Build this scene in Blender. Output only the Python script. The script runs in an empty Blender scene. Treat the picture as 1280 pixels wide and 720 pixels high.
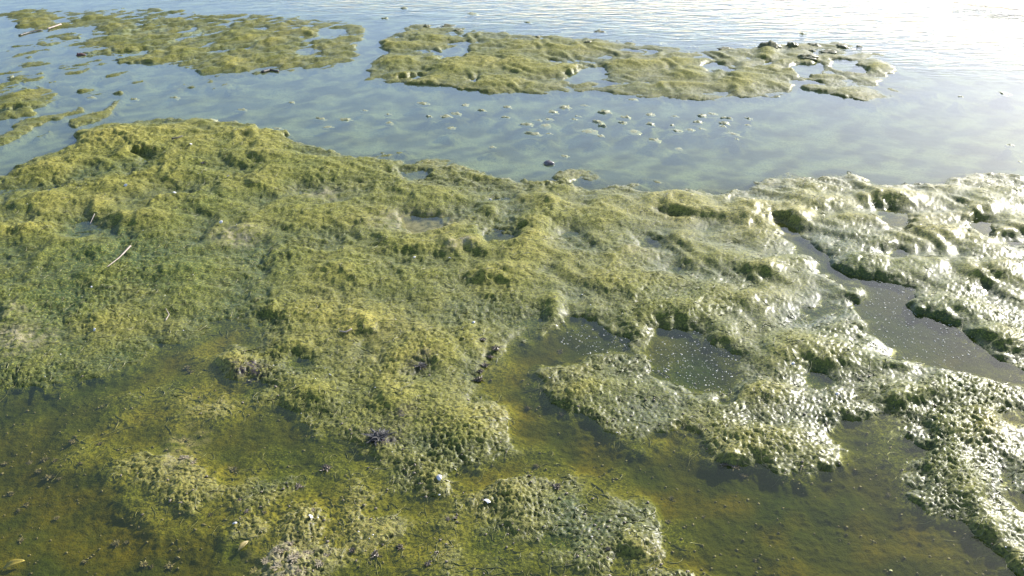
import bpy, bmesh, math, random
import numpy as np
from mathutils import Vector, Matrix, Quaternion

random.seed(7)
RNG = np.random.default_rng(11)
C = bpy.context.scene
COL = C.collection
PI = math.pi

# ------------------------------------------------------------------ camera
CAM_H = 1.6
PITCH = math.radians(26.0)          # below the horizontal
HFOV = math.radians(55.0)
FPX = 640.0 / math.tan(HFOV / 2)    # focal length, for a picture 1280 wide
cd = bpy.data.cameras.new('camera')
cd.angle = HFOV
cd.clip_start = 0.05
cd.clip_end = 2000
cam = bpy.data.objects.new('camera', cd)
cam.location = (0, 0, CAM_H)
cam.rotation_euler = (PI / 2 - PITCH, 0, 0)
COL.objects.link(cam)
C.camera = cam

# ------------------------------------------------------------------ sky, sun, exposure
SUN_ELEV = math.radians(27)
SUN_AZ = math.radians(43)           # to the right of straight ahead (+Y)
w = bpy.data.worlds.new('World')
C.world = w
w.use_nodes = True
nt = w.node_tree
nt.nodes.clear()
sky = nt.nodes.new('ShaderNodeTexSky')
sky.sky_type = 'NISHITA'
sky.sun_disc = False
sky.sun_elevation = SUN_ELEV
sky.sun_rotation = SUN_AZ
sky.air_density = 0.6
sky.dust_density = 0.9
sky.ozone_density = 1.0
bg = nt.nodes.new('ShaderNodeBackground')
bg.inputs['Strength'].default_value = 0.15
wo = nt.nodes.new('ShaderNodeOutputWorld')
nt.links.new(sky.outputs[0], bg.inputs[0])
nt.links.new(bg.outputs[0], wo.inputs[0])
sd = bpy.data.lights.new('sun', 'SUN')
sd.energy = 4.0
sd.angle = math.radians(0.6)
sd.color = (1.0, 0.965, 0.90)
sun = bpy.data.objects.new('sun', sd)
sun_dir = Vector((math.sin(SUN_AZ) * math.cos(SUN_ELEV), math.cos(SUN_AZ) * math.cos(SUN_ELEV), math.sin(SUN_ELEV)))
sun.rotation_euler = sun_dir.to_track_quat('Z', 'Y').to_euler()
sun.location = sun_dir * 30
COL.objects.link(sun)
C.view_settings.view_transform = 'Standard'
C.view_settings.look = 'None'
C.view_settings.exposure = 1.08
C.view_settings.gamma = 1.0
C.render.filter_size = 1.1

# ------------------------------------------------------------------ ground point <-> survey grid
SP, CP = math.sin(PITCH), math.cos(PITCH)

def to_uv(x, y, z=0.0):
    """survey coordinates (1280 x 720 units) of a ground point"""
    dz = z - CAM_H
    depth = y * CP - dz * SP
    up = y * SP + dz * CP
    return 640 + FPX * x / depth, 360 - FPX * up / depth

def ground(u, v, z=0.0):
    a = (360 - v) / FPX
    k = (u - 640) / FPX
    dy = CP + a * SP
    dz = -SP + a * CP
    t = (z - CAM_H) / dz
    return k * t, dy * t

# ------------------------------------------------------------------ noise (numpy)
def _hash(ix, iy, seed):
    n = (ix.astype(np.int64) * 374761393 + iy.astype(np.int64) * 668265263 + seed * 1274126177) & 0xFFFFFFFF
    n = ((n ^ (n >> 13)) * 1274126177) & 0xFFFFFFFF
    n = n ^ (n >> 16)
    return (n & 0xFFFFFF).astype(np.float32) / np.float32(0x1000000)

def perlin(x, y, seed=0):
    ix = np.floor(x); iy = np.floor(y)
    fx = (x - ix).astype(np.float32); fy = (y - iy).astype(np.float32)
    ux = fx * fx * fx * (fx * (fx * 6 - 15) + 10)
    uy = fy * fy * fy * (fy * (fy * 6 - 15) + 10)
    def g(ax, ay, dx, dy):
        a = _hash(ix + ax, iy + ay, seed) * np.float32(2 * PI)
        return np.cos(a) * dx + np.sin(a) * dy
    n00 = g(0, 0, fx, fy); n10 = g(1, 0, fx - 1, fy)
    n01 = g(0, 1, fx, fy - 1); n11 = g(1, 1, fx - 1, fy - 1)
    a = n00 + ux * (n10 - n00)
    b = n01 + ux * (n11 - n01)
    return (a + uy * (b - a)) * np.float32(1.5)

def worley(x, y, seed=0):
    ix = np.floor(x); iy = np.floor(y)
    best = np.full(x.shape, 9.0, np.float32)
    for ax in (-1, 0, 1):
        for ay in (-1, 0, 1):
            jx = _hash(ix + ax, iy + ay, seed); jy = _hash(ix + ax, iy + ay, seed + 57)
            d = (ix + ax + jx - x) ** 2 + (iy + ay + jy - y) ** 2
            best = np.minimum(best, d.astype(np.float32))
    return np.sqrt(best)

def smooth(e0, e1, x):
    t = np.clip((x - e0) / (e1 - e0), 0, 1)
    return t * t * (3 - 2 * t)

# ------------------------------------------------------------------ survey of the shore (plan of land and water)
U0, U1, V0, V1 = -1120, 2400, -60, 1060
RW, RH = U1 - U0, V1 - V0

def fill(r, poly, val):
    p = np.array(poly, float)
    a0 = max(int(p[:, 0].min()) - U0 - 1, 0); a1 = min(int(p[:, 0].max()) - U0 + 2, RW)
    b0 = max(int(p[:, 1].min()) - V0 - 1, 0); b1 = min(int(p[:, 1].max()) - V0 + 2, RH)
    if a1 <= a0 or b1 <= b0: return
    uu, vv = np.meshgrid(np.arange(a0, a1) + U0 + .5, np.arange(b0, b1) + V0 + .5)
    ins = np.zeros(uu.shape, bool)
    n = len(p)
    for i in range(n):
        x0, y0 = p[i]; x1, y1 = p[(i + 1) % n]
        if y0 == y1: continue
        c = ((y0 > vv) != (y1 > vv)) & (uu < (x1 - x0) * (vv - y0) / (y1 - y0) + x0)
        ins ^= c
    r[b0:b1, a0:a1][ins] = val

def stroke(r, pts, wd, val):
    for (x0, y0), (x1, y1) in zip(pts[:-1], pts[1:]):
        a0 = max(int(min(x0, x1) - 3 * wd) - U0, 0); a1 = min(int(max(x0, x1) + 3 * wd) - U0 + 1, RW)
        b0 = max(int(min(y0, y1) - 2 * wd) - V0, 0); b1 = min(int(max(y0, y1) + 2 * wd) - V0 + 1, RH)
        if a1 <= a0 or b1 <= b0: continue
        uu, vv = np.meshgrid(np.arange(a0, a1) + U0 + .5, np.arange(b0, b1) + V0 + .5)
        dx, dy = x1 - x0, y1 - y0
        t = np.clip(((uu - x0) * dx + (vv - y0) * dy) / max(dx * dx + dy * dy, 1e-6), 0, 1)
        d = np.sqrt(((uu - x0 - t * dx) / 2.0) ** 2 + (vv - y0 - t * dy) ** 2)
        r[b0:b1, a0:a1][d < wd / 2] = val

def blur(r, su, sv):
    def g1(a, s, ax):
        n = int(3 * s) + 1
        k = np.exp(-0.5 * (np.arange(-n, n + 1) / s) ** 2); k /= k.sum()
        pad = [(0, 0), (0, 0)]; pad[ax] = (n, n)
        b = np.pad(a, pad, mode='edge')
        out = np.zeros_like(a)
        L = a.shape[ax]
        for i, kk in enumerate(k):
            out += np.float32(kk) * (b[i:i + L] if ax == 0 else b[:, i:i + L])
        return out
    return g1(g1(r.astype(np.float32), su, 1), sv, 0)

LAND = np.zeros((RH, RW), np.float32)
# half sunk growth on the near flat
fill(LAND, [(330, 600), (400, 560), (470, 590), (560, 610), (640, 600), (720, 600), (830, 640), (870, 700), (880, 760), (300, 760), (280, 660)], .46)
fill(LAND, [(100, 500), (200, 470), (300, 480), (345, 520), (330, 600), (290, 660), (180, 660), (110, 620), (60, 560)], .36)
# the big bank: its far shore, then its near edge back
fill(LAND, [(-1120, 560), (-700, 480), (-300, 380), (-120, 285), (0, 222), (20, 209), (45, 197), (70, 189), (95, 181), (100, 173), (88, 169), (105, 163),
  (125, 158), (150, 155), (190, 150), (215, 147), (240, 151), (280, 152), (310, 157), (345, 165), (370, 177), (395, 183), (405, 189),
  (425, 193), (440, 198), (470, 200), (490, 199), (515, 206), (520, 212), (490, 216), (505, 224), (535, 228), (535, 215), (515, 207), (520, 199), (545, 192), (562, 196),
  (580, 206), (598, 216), (622, 219), (642, 224), (662, 228), (690, 228), (695, 218), (712, 207), (738, 206), (748, 214), (758, 222), (735, 228), (722, 222), (712, 222),
  (716, 234), (725, 239), (750, 234), (775, 228), (795, 230), (815, 236), (830, 239), (870, 234), (905, 239), (920, 235),
  (945, 226), (965, 222), (975, 215), (990, 217), (1020, 219), (1045, 215), (1065, 216), (1080, 222), (1095, 231), (1120, 233), (1160, 232),
  (1172, 227), (1195, 216), (1210, 214), (1240, 217), (1280, 221), (1450, 235), (1980, 260), (2400, 300), (2400, 1060), (1980, 1040),
  (1980, 900), (1500, 820), (1350, 750), (1290, 712), (1255, 694), (1225, 678), (1190, 657), (1155, 645), (1137, 612), (1140, 596), (1160, 582),
  (1168, 562), (1152, 542), (1135, 520), (1112, 508), (1082, 512), (1068, 525), (1035, 540), (1030, 547), (1055, 556), (1063, 573), (1036, 585), (1022, 606),
  (1005, 594), (960, 590), (935, 582), (910, 575), (885, 548), (855, 535), (830, 548), (800, 552), (765, 546), (730, 520), (692, 502), (670, 482), (662, 462),
  (690, 452), (740, 450), (790, 443), (785, 425), (765, 408), (735, 400), (700, 402), (682, 420), (640, 424), (612, 440), (603, 455), (598, 475),
  (600, 492), (625, 505), (632, 530), (630, 560), (622, 582), (600, 577), (575, 583), (553, 592), (548, 614), (525, 604), (500, 588), (480, 583), (450, 562), (440, 552),
  (420, 537), (385, 532), (372, 505), (345, 492), (330, 482), (335, 462), (320, 445), (328, 425), (310, 410), (300, 395), (270, 398), (258, 412), (215, 432), (185, 452), (150, 466), (110, 472), (60, 488), (0, 484),
  (-200, 520), (-500, 600), (-1120, 700)], 1)
fill(LAND, [(264, 462), (276, 440), (290, 432), (312, 437), (332, 452), (338, 478), (310, 482), (284, 474)], 1)
# pools inside the bank
for pool in (
  [(816, 424), (850, 410), (890, 425), (920, 447), (932, 470), (924, 496), (905, 512), (870, 500), (838, 488), (815, 468), (812, 442)],
  [(1075, 352), (1100, 345), (1138, 360), (1132, 384), (1180, 402), (1212, 411), (1240, 438), (1280, 464), (1420, 520), (1420, 545), (1280, 486), (1240, 476), (1200, 470), (1150, 456), (1110, 436), (1078, 416), (1072, 392)],
  [(960, 270), (985, 276), (1010, 298), (1032, 322), (1062, 346), (1078, 356), (1060, 362), (1030, 345), (1005, 318), (975, 290)],
  [(1060, 485), (1080, 475), (1096, 480), (1092, 505), (1070, 510), (1060, 500)],
  [(1242, 612), (1268, 608), (1330, 640), (1330, 680), (1270, 655), (1248, 640)],
  [(1240, 505), (1262, 510), (1330, 545), (1330, 570), (1270, 550), (1246, 525)],
  [(1102, 268), (1122, 265), (1142, 274), (1146, 284), (1128, 290), (1108, 284)],
  [(603, 292), (622, 283), (650, 290), (640, 306), (610, 310)],
  [(500, 272), (525, 266), (550, 270), (556, 284), (525, 292), (498, 286)],
  [(1205, 275), (1235, 272), (1250, 290), (1225, 300)],
  [(162, 192), (178, 190), (190, 196), (188, 204), (172, 205)],
  [(820, 262), (845, 268), (862, 278), (835, 277)], [(52, 240), (70, 230), (82, 231), (72, 240), (58, 247)],
  [(148, 222), (160, 214), (166, 213), (158, 224)], [(458, 438), (476, 430), (490, 440), (480, 458), (460, 458)],
  [(800, 296), (825, 300), (830, 312), (806, 312)], [(440, 230), (448, 228), (446, 236)],
): fill(LAND, pool, 0)
# near patches that break the surface
fill(LAND, [(612, 628), (628, 604), (648, 596), (655, 575), (672, 562), (700, 570), (718, 590), (704, 602), (682, 612), (690, 640), (720, 648), (748, 640), (765, 620), (758, 592), (772, 580), (790, 590), (812, 630), (820, 650), (826, 672), (810, 690), (780, 700), (730, 706), (690, 700), (660, 680), (640, 660), (620, 650)], .74)
fill(LAND, [(140, 580), (180, 552), (218, 560), (262, 588), (268, 622), (240, 642), (195, 640), (150, 612)], .74)
fill(LAND, [(268, 655), (290, 644), (315, 650), (322, 668), (300, 678), (276, 674)], .74)
fill(LAND, [(352, 648), (378, 638), (402, 642), (410, 660), (385, 668), (360, 664)], .74)
fill(LAND, [(318, 690), (360, 682), (405, 690), (420, 730), (310, 730)], .74)
fill(LAND, [(846, 730), (868, 706), (892, 708), (915, 720), (930, 760), (860, 770)], 1)
fill(LAND, [(1200, 760), (1225, 738), (1290, 760), (1300, 800)], 1)
# the middle island beyond the channel
fill(LAND, [(450, 100), (463, 92), (456, 84), (476, 72), (484, 66), (472, 52), (490, 42), (508, 30), (540, 30), (570, 33), (600, 38), (640, 42), (700, 46), (750, 48), (800, 55),
  (850, 61), (880, 63), (940, 58), (980, 55), (1010, 52), (1060, 53), (1078, 59), (1108, 69), (1121, 80), (1121, 90), (1104, 101), (1098, 108), (1140, 108), (1162, 105), (1170, 110),
  (1140, 119), (1110, 122), (1088, 128), (1062, 118), (1040, 111), (1010, 104), (990, 109), (992, 117), (960, 122), (900, 124), (850, 126), (800, 122), (760, 118), (720, 115), (680, 118),
  (640, 118), (600, 116), (560, 108), (520, 107), (480, 103)], 1)
for pool in ([(545, 75), (552, 64), (565, 58), (582, 58), (586, 68), (562, 75)], [(706, 97), (730, 82), (762, 86), (752, 98), (722, 105)], [(876, 84), (890, 77), (914, 83), (912, 89), (884, 90)],
  [(985, 84), (998, 80), (1028, 79), (1026, 94), (1000, 98)], [(1034, 82), (1048, 74), (1068, 76), (1088, 92), (1066, 92)], [(490, 98), (540, 94), (520, 102)], [(582, 100), (600, 96), (592, 106)]):
    fill(LAND, pool, 0)
# the left islands, broken up by narrow leads of water
fill(LAND, [(-120, 30), (0, 17), (30, 10), (55, 11), (90, 14), (160, 12), (220, 12), (260, 18), (320, 17), (400, 25), (440, 29), (461, 34), (452, 48), (440, 58), (452, 70), (432, 79),
  (412, 86), (370, 88), (340, 92), (300, 92), (275, 95), (245, 90), (227, 82), (232, 76), (208, 80), (160, 79), (148, 76), (128, 68), (85, 63), (92, 55), (112, 50), (118, 36), (132, 29),
  (80, 36), (40, 40), (18, 42), (26, 30), (0, 24), (-120, 40)], 1)
for pool in ([(388, 47), (402, 38), (432, 35), (434, 44), (408, 49)], [(210, 52), (240, 40), (262, 37), (250, 46), (220, 55)], [(366, 66), (390, 60), (394, 68), (372, 74)], [(150, 46), (170, 30), (190, 24), (180, 36)], [(130, 62), (165, 66), (200, 58), (185, 70), (150, 72)]):
    fill(LAND, pool, 0)
stroke(LAND, [(255, 68), (300, 58), (330, 52)], 3, 0)
stroke(LAND, [(120, 50), (150, 44), (210, 38)], 2.5, 0)
for pts, wd in (
  ([(20, 58), (40, 54), (60, 52)], 4), ([(52, 53), (75, 48), (95, 46)], 6), ([(0, 68), (20, 64), (40, 60)], 3), ([(10, 75), (25, 69), (45, 65), (60, 63)], 3), ([(0, 82), (20, 76), (35, 74)], 4),
  ([(0, 94), (12, 94), (30, 84), (55, 78)], 5), ([(0, 108), (15, 104), (20, 98)], 6), ([(35, 97), (45, 90)], 5), ([(38, 101), (52, 97)], 4), ([(66, 101), (80, 93), (105, 87)], 4), ([(66, 107), (82, 105)], 3),
  ([(84, 82), (105, 79)], 6), ([(118, 79), (138, 75)], 3), ([(130, 100), (140, 95), (156, 90)], 5), ([(155, 108), (165, 105), (172, 102)], 5), ([(132, 116), (150, 115)], 4), ([(142, 134), (148, 126)], 5),
  ([(245, 108), (258, 104), (285, 100)], 4), ([(215, 101), (226, 100)], 3), ([(265, 110), (285, 105)], 3), ([(222, 110), (232, 106)], 3), ([(290, 110), (300, 108)], 3), ([(102, 115), (114, 110)], 4), ([(108, 120), (124, 119)], 4),
  ([(-60, 120), (0, 128), (25, 126), (50, 122)], 15), ([(-20, 118), (10, 117), (40, 114)], 6), ([(0, 146), (20, 144), (38, 141)], 6), ([(75, 126), (84, 122)], 4),
  ([(-40, 195), (0, 176), (20, 167), (35, 157), (50, 151)], 8), ([(50, 151), (75, 146), (100, 137)], 4), ([(95, 154), (112, 148), (135, 141)], 7), ([(44, 172), (60, 165)], 2.5),
  ([(455, 196), (480, 193), (510, 189)], 4), ([(808, 222), (825, 228)], 6), ([(1010, 108), (1060, 118), (1110, 117), (1165, 108)], 6), ([(1060, 118), (1092, 126)], 5), ([(1085, 72), (1115, 82), (1100, 100)], 6), ([(690, 33), (705, 33)], 3), ([(655, 33), (700, 31)], 2), ([(745, 38), (762, 37)], 5),
  ([(1215, 118), (1230, 117)], 1),
): stroke(LAND, pts, wd * 1.4, 1)

LS = blur(LAND, 5, 2.6)
LF = blur(LAND, 2.6, 1.2)
LN = blur(LAND, 15, 8)
LM = blur(LAND, 20, 9)
LB = blur(LAND, 60, 26)

# mounds and hollows: u, v, half-widths, height in cm
MOUNDS = [
 (150,172,70,11,2.2),(280,166,60,9,1.8),(60,210,50,9,2),(172,186,24,7,2),(178,197,22,6,-3.5),(50,250,60,9,2.2),(190,212,26,9,2.2),(230,246,40,9,2.2),(115,277,42,6,-2.4),(205,232,22,5,-2.4),
 (90,300,60,8,1.8),(160,292,24,7,-2.6),(160,270,40,6,1.8),(215,283,40,9,1.5),(120,308,18,7,1.6),(100,322,28,8,-2),(30,285,40,7,1.5),(330,230,40,10,1.5),(40,228,40,5,-2),(110,212,40,6,-2),
 (380,214,55,14,2.6),(402,231,48,7,-3.6),(340,195,40,8,1.4),(470,215,30,8,1.5),(548,243,50,10,3),(572,252,18,7,-2.8),(682,258,24,15,4),(665,288,22,14,4),(650,318,26,10,2.2),(722,288,36,12,-3.2),(632,262,20,9,-3),
 (760,262,34,7,2),(830,244,50,9,2.4),(896,276,20,8,-3),(884,260,36,8,2.6),(935,264,26,12,3),(545,305,75,8,3),(500,321,44,7,-2.8),(625,338,52,8,2.6),(600,352,40,6,-2.2),(560,285,40,8,1.5),(440,330,40,12,1.5),
 (420,395,50,12,2.4),(340,376,20,9,2.2),(338,395,22,8,-2.2),(450,400,20,10,2.4),(470,415,26,8,-2.6),(372,447,17,8,-4.2),(370,426,36,9,2.2),(400,485,30,13,3),(490,490,26,11,2.6),(548,432,40,18,4),(530,456,22,8,-3),
 (565,512,46,20,3.6),(592,538,28,15,3.4),(522,548,26,10,-2.2),(540,592,18,12,3.4),(692,384,13,20,3.4),(668,400,20,12,-2),(820,340,50,8,2.2),(855,386,44,8,4),(852,404,32,6,-4.4),(906,412,24,16,3.8),(880,440,18,14,-2.5),(790,400,22,12,2),
 (730,476,56,12,2.4),(700,470,18,7,-2.2),(820,480,30,8,1.6),(760,520,60,10,-1.6),(840,525,40,8,2),(1005,436,60,13,5.2),(1020,463,27,11,-5.2),(960,484,56,10,3.4),(1062,506,34,7,2.4),(960,540,58,12,3.4),(925,558,36,8,2.6),(948,520,42,6,-3),(1030,562,28,9,3),
 (905,500,30,8,1.5),(1040,262,19,6,-3.2),(1020,246,40,9,2.8),(1115,256,28,5,-3.8),(1110,242,56,7,2.4),(1122,311,20,7,-4),(1112,296,36,8,3),(1180,292,28,9,2),(1150,326,50,8,2.4),(1215,258,34,8,3),(1268,297,20,5,-4),(1260,283,26,7,3),
 (1240,356,20,7,-3.4),(1235,343,26,7,2.4),(1150,372,24,7,3),(1192,382,44,8,5),(1232,412,28,10,4.6),(1262,428,24,9,4.2),(1280,440,20,7,-3.5),(1270,330,30,8,2),(1080,436,30,9,2.6),(1125,450,36,8,3.4),(1170,478,40,9,3.4),(1165,498,26,8,-3),
 (1130,488,30,9,3.4),(1180,535,32,18,3.4),(1200,572,36,22,4.2),(1215,610,30,18,3.4),(1245,650,26,16,3.4),(1275,690,26,14,3),(1235,520,20,16,2.8),(1150,610,20,16,1.4),(1255,580,18,12,-2.5),(990,265,20,10,2.8),(995,320,26,8,2),(1040,375,30,9,-2.8),(1060,360,22,8,3),
 (950,330,26,8,2.4),(940,345,30,8,-2.6),(870,320,26,8,2),(860,332,26,6,-2.4),(990,395,40,8,-2.2),(930,370,40,9,2.6),(1200,312,36,8,-2.4),(1080,325,26,8,1.6),(910,385,26,8,-1.6),(1060,405,30,8,2.4),
 (290,446,26,14,4),(300,475,26,6,-2),(250,500,40,10,1.5),(205,566,46,18,1.1),(226,606,40,15,1.2),(290,660,36,16,1.5),(378,648,26,14,1.6),(370,700,50,20,.9),(640,610,20,14,2.6),(660,650,30,14,1.6),(790,668,30,14,2.6),(700,690,50,10,1.6),(455,650,40,16,1.4),(190,510,60,12,.8),
 (330,560,60,10,-1),(560,640,60,20,-.6),
 # middle island
 (560,46,50,4,1.6),(620,74,60,6,3.2),(500,73,20,4,3.2),(560,84,25,5,4),(622,101,34,6,4.4),(482,53,16,4,2.6),(690,56,50,5,2.8),(742,71,32,4,-2.6),(800,76,50,4,2.6),(860,92,30,5,3),(920,102,24,5,4),(820,104,40,5,1.6),(960,60,11,5,5),(900,70,30,4,1.6),
 (1090,80,26,6,3),(1030,108,50,5,1.2),(580,52,22,4,-2),(690,85,50,6,1.8),(505,90,24,4,2.8),(530,98,24,4,2.6),(660,96,40,5,-1.2),(950,92,30,5,2),(1010,70,30,4,2),
 # left islands
 (30,15,26,3,3),(42,24,26,4,3.2),(110,19,20,3,2.6),(140,28,20,4,2.4),(190,33,30,4,2.6),(182,70,26,5,4.6),(218,61,26,4,3.6),(250,80,20,5,4.2),(292,74,20,6,4.4),(300,41,22,4,4.4),(350,29,15,3,3),(382,36,18,3,3.2),(350,71,24,5,4.2),(150,58,22,4,3),
 (60,52,18,3,2.2),(130,45,30,4,2),(225,45,20,4,2),(330,48,24,4,2),(400,55,24,4,1.8),(95,62,14,3,3),(20,126,26,6,2.6),
]
BED_LUMPS = []   # filled below with the clumps that stand in the channel

# clumps of algae standing out of the shallow channel: u, v, width, height (survey units)
CLUMPS = [
 (658,154,15,5),(672,149,9,4),(685,148,11,4),(681,155,13,6),(690,138,12,5),(666,166,15,5),(686,166,8,4),(705,132,14,7),(722,144,8,4),(717,148,8,4),(755,138,17,8),(747,150,15,9),(752,156,9,5),(735,162,18,6),(751,169,9,3),
 (781,145,11,5),(778,152,10,5),(792,163,15,5),(812,153,10,6),(818,173,13,7),(843,144,9,5),(840,155,7,5),(846,162,12,4),(862,161,10,4),(877,143,11,6),(890,141,13,4),(906,145,14,8),(904,152,12,6),(872,151,10,5),(903,157,7,3),
 (935,146,10,7),(934,155,9,4),(914,165,18,6),(921,173,5,3),(730,131,9,3),(812,142,12,4),(877,160,8,3),(528,128,14,4),(581,130,10,4),(602,136,11,7),(631,145,9,4),(633,132,10,5),(557,144,14,5),(569,141,11,4),(485,142,7,3),
 (486,152,11,5),(430,148,13,5),(400,147,10,5),(410,158,11,3),(563,159,9,3),(536,144,7,5),(455,137,7,3),(505,9,9,4),(590,16,13,4),(480,22,9,3),(364,127,7,3),(218,120,10,7),(302,136,9,4),(264,151,11,6),(293,152,9,6),(345,159,13,5),(168,123,8,4),(114,121,9,4),
 (50,109,7,4),(1255,115,14,5),(1263,180,9,4),(1274,201,5,3),(660,27,9,4),(1200,120,6,2),(790,123,10,4),(615,183,8,3),(13,95,8,6),(1003,41,9,4),(848,185,10,3),(705,194,10,3),
]
# darker crumbs of matted algae on the far rim of the middle island
RIM = [(515,26,7,3),(525,25,7,3),(533,32,9,4),(545,28,11,4),(548,33,7,3),(560,31,16,4),(572,37,12,3),(625,33,14,4),(698,34,10,5),(750,37,17,8),(684,41,18,5),(808,40,9,5),(843,40,12,5),(768,49,22,7),(800,54,14,4),(824,48,19,7),(865,53,15,6),(871,55,9,5),(859,62,10,5),
 (735,55,10,4),(905,60,14,4),(962,58,24,11),(990,57,13,6),(1018,56,14,5),(1052,57,16,6),(1035,64,18,6),(1010,73,22,6),(930,51,10,4),(884,53,8,3),(1015,62,10,5),(1075,57,9,4),(672,46,6,3),(790,46,9,4)]

for (u, v, ww, hh) in CLUMPS:
    BED_LUMPS.append((u, v + 2, ww * 1.5, hh * 1.3))

def samp(r, u, v):
    a = np.clip(u - U0 - .5, 0, RW - 1.001); b = np.clip(v - V0 - .5, 0, RH - 1.001)
    i = a.astype(np.int32); j = b.astype(np.int32)
    fa = (a - i).astype(np.float32); fb = (b - j).astype(np.float32)
    return (r[j, i] * (1 - fa) + r[j, i + 1] * fa) * (1 - fb) + (r[j + 1, i] * (1 - fa) + r[j + 1, i + 1] * fa) * fb

def blobs(u, v, items):
    out = np.zeros(u.shape, np.float32)
    for it in items:
        bu, bv, ru, rv, a = it
        if a < 0 and a > -6: rv, a = rv * 1.35, a * .85
        elif a > 3.4: rv, a = rv * 1.55, a * .74
        elif a > 1: rv, a = rv * 1.22, a * .92
        m = np.abs(v - bv) < 3 * rv
        m &= np.abs(u - bu) < 3 * ru
        idx = np.nonzero(m)
        out[idx] += (a * np.exp(-((u[idx] - bu) / ru) ** 2 - ((v[idx] - bv) / rv) ** 2)).astype(np.float32)
    return out

def terrain(x, y, cell=None):
    """height and surface masks at ground points; cell = spacing of the mesh there (fades octaves it cannot carry)"""
    x = np.asarray(x, np.float64); y = np.asarray(y, np.float64)
    def fd(wl):
        return 1.0 if cell is None else np.clip((wl / cell - .9) / 2.0, 0.3, 1)
    # wobble of the shoreline, small and ragged
    wx = 0.030 * perlin(x * 7, y * 7, 3) + 0.018 * perlin(x * 19, y * 19, 4) + .008 * perlin(x * 45, y * 45, 5)
    wy = 0.050 * perlin(x * 7 + 40, y * 7, 6) + 0.030 * perlin(x * 19 + 9, y * 19, 7) + .012 * perlin(x * 45, y * 45, 8)
    u, v = to_uv(x + wx, y + wy)
    ls = samp(LS, u, v); q = smooth(130, 250, v); ls = ls * q + (1 - q) * samp(LF, u, v); q = .8 * smooth(330, 560, v); ls = ls * (1 - q) + q * samp(LN, u, v); lm = samp(LM, u, v); lb = samp(LB, u, v)
    um, vm = to_uv(x + .6 * wx, y + .6 * wy, 0.03)
    near = smooth(260, 520, v)                     # the near, very shallow flat
    # large form
    soft = smooth(760, 560, u) * smooth(350, 470, v)       # the near left shore slips under the water very gently
    ls = ls * (1 - .75 * soft) + .75 * soft * (.35 * lb + .65 * lm)
    h = -0.024 + 0.011 * near + (0.027 - 0.010 * near) * ls + 0.014 * (lm - .5) + 0.030 * (lb - .5)
    h = h - 0.05 * smooth(.35, .0, lb) * (1 - near) * (.35 + .65 * smooth(200, 60, v)) * smooth(420, 580, u)
    onland = smooth(0.25, 0.8, ls)
    md = blobs(um, vm, MOUNDS) * 0.01
    md = np.where(md > 0, md * .88, md * .66)
    left = smooth(560, 400, u) * smooth(240, 195, v)
    h = h + left * (.013 * ls + .002)
    bl = np.zeros(u.shape, np.float32)
    for (bu, bv, ru, rv) in BED_LUMPS:
        idx = np.nonzero((np.abs(v - bv) < 4 * rv) & (np.abs(u - bu) < 4 * ru))
        bl[idx] = np.maximum(bl[idx], np.exp(-((u[idx] - bu) / ru) ** 2 - ((v[idx] - bv) / rv) ** 2))
    h = h * (1 - bl) + bl * np.maximum(h, -0.026)
    # middle-sized bumps
    far = 1 - smooth(100, 230, v)
    n1 = perlin(x * 4.2 + y * .8, y * 3.4, 21)
    n2 = perlin(x * 9 + 1.5 * n1, y * 7.5, 22)
    n3 = perlin(x * 20, y * 18, 23)
    inner = smooth(.45, .8, lm) * smooth(.4, .62, lb + .12 * near)
    ampl = (0.35 + 0.65 * onland) * (.55 + .45 * inner)
    h = h + ampl * (1 - .15 * near) * (0.022 * n1 + 0.015 * n2 * (1 + .3 * far) + (1 - .6 * smooth(600, 900, u)) * (0.0062 * n3 + .0048 * perlin(x * 33 + .8 * n3, y * 31, 29)))
    # strands and wrinkles drawn out across the slope
    h = np.where(h > 0, h * (.78 - .36 * near - .15 * far), h * (1 - .25 * near))
    pt = perlin(x * 5.2 + 3, y * 4.6, 26) + .7 * perlin(x * 11, y * 10, 27)
    h = h + near * (1 - onland) * .012 * np.clip(pt, -.4, 1.0)
    h = h + md * (0.30 + 0.70 * np.maximum(onland, near * .7)) * (1 - .32 * near)
    # streaks laid by the current among the far islands
    ax = (x + y) * .7071; ay = (y - x) * .7071
    st = perlin(ax * 2.6, ay * 11, 24) + .6 * perlin(ax * 6, ay * 22, 25)
    lefty = smooth(520, 380, u) * smooth(150, 110, v)
    h = h * (1 - .35 * lefty * onland) + lefty * ((.013 * st + .008 * perlin(x * 13, y * 11, 28) - .007) * onland + (.015 * st + .007 * perlin(x * 11, y * 9, 30) + .004) * (1 - onland)) + far * (1 - lefty) * onland * .004 * st
    rough = np.clip(0.55 + 0.9 * perlin(x * 3.1, y * 2.7, 31), .46 - .30 * smooth(450, 750, u), 1.35 - .25 * smooth(600, 900, u))
    sx = x * .80 + y * .60; sy = -x * .60 + y * .80
    w1 = perlin(sx * 34 + 1.2 * perlin(x * 15, y * 15, 33), sy * 70, 34)
    w1 = 1 - np.abs(w1) * 2.2
    cr = worley(x * 82 + .9 * perlin(x * 30, y * 30, 36), y * 82 + .9 * perlin(x * 30, y * 30, 37), 35)
    cr = 0.55 - cr
    cr2 = 0.5 - worley(x * 150, y * 150, 38)
    f1 = perlin(x * 95, y * 95, 41)
    f2 = perlin(x * 190, y * 190, 42)
    f0 = perlin(x * 45, y * 45, 43)
    tx = -x * .35 + y * .94; ty = -x * .94 - y * .35
    w2 = 1 - np.abs(perlin(tx * 52 + 1.5 * perlin(x * 24, y * 24, 44), ty * 95, 45)) * 2.2
    w3 = 1 - np.abs(perlin(x * 88 + 1.1 * f0, y * 88 - 1.1 * f0, 46)) * 2.0
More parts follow.
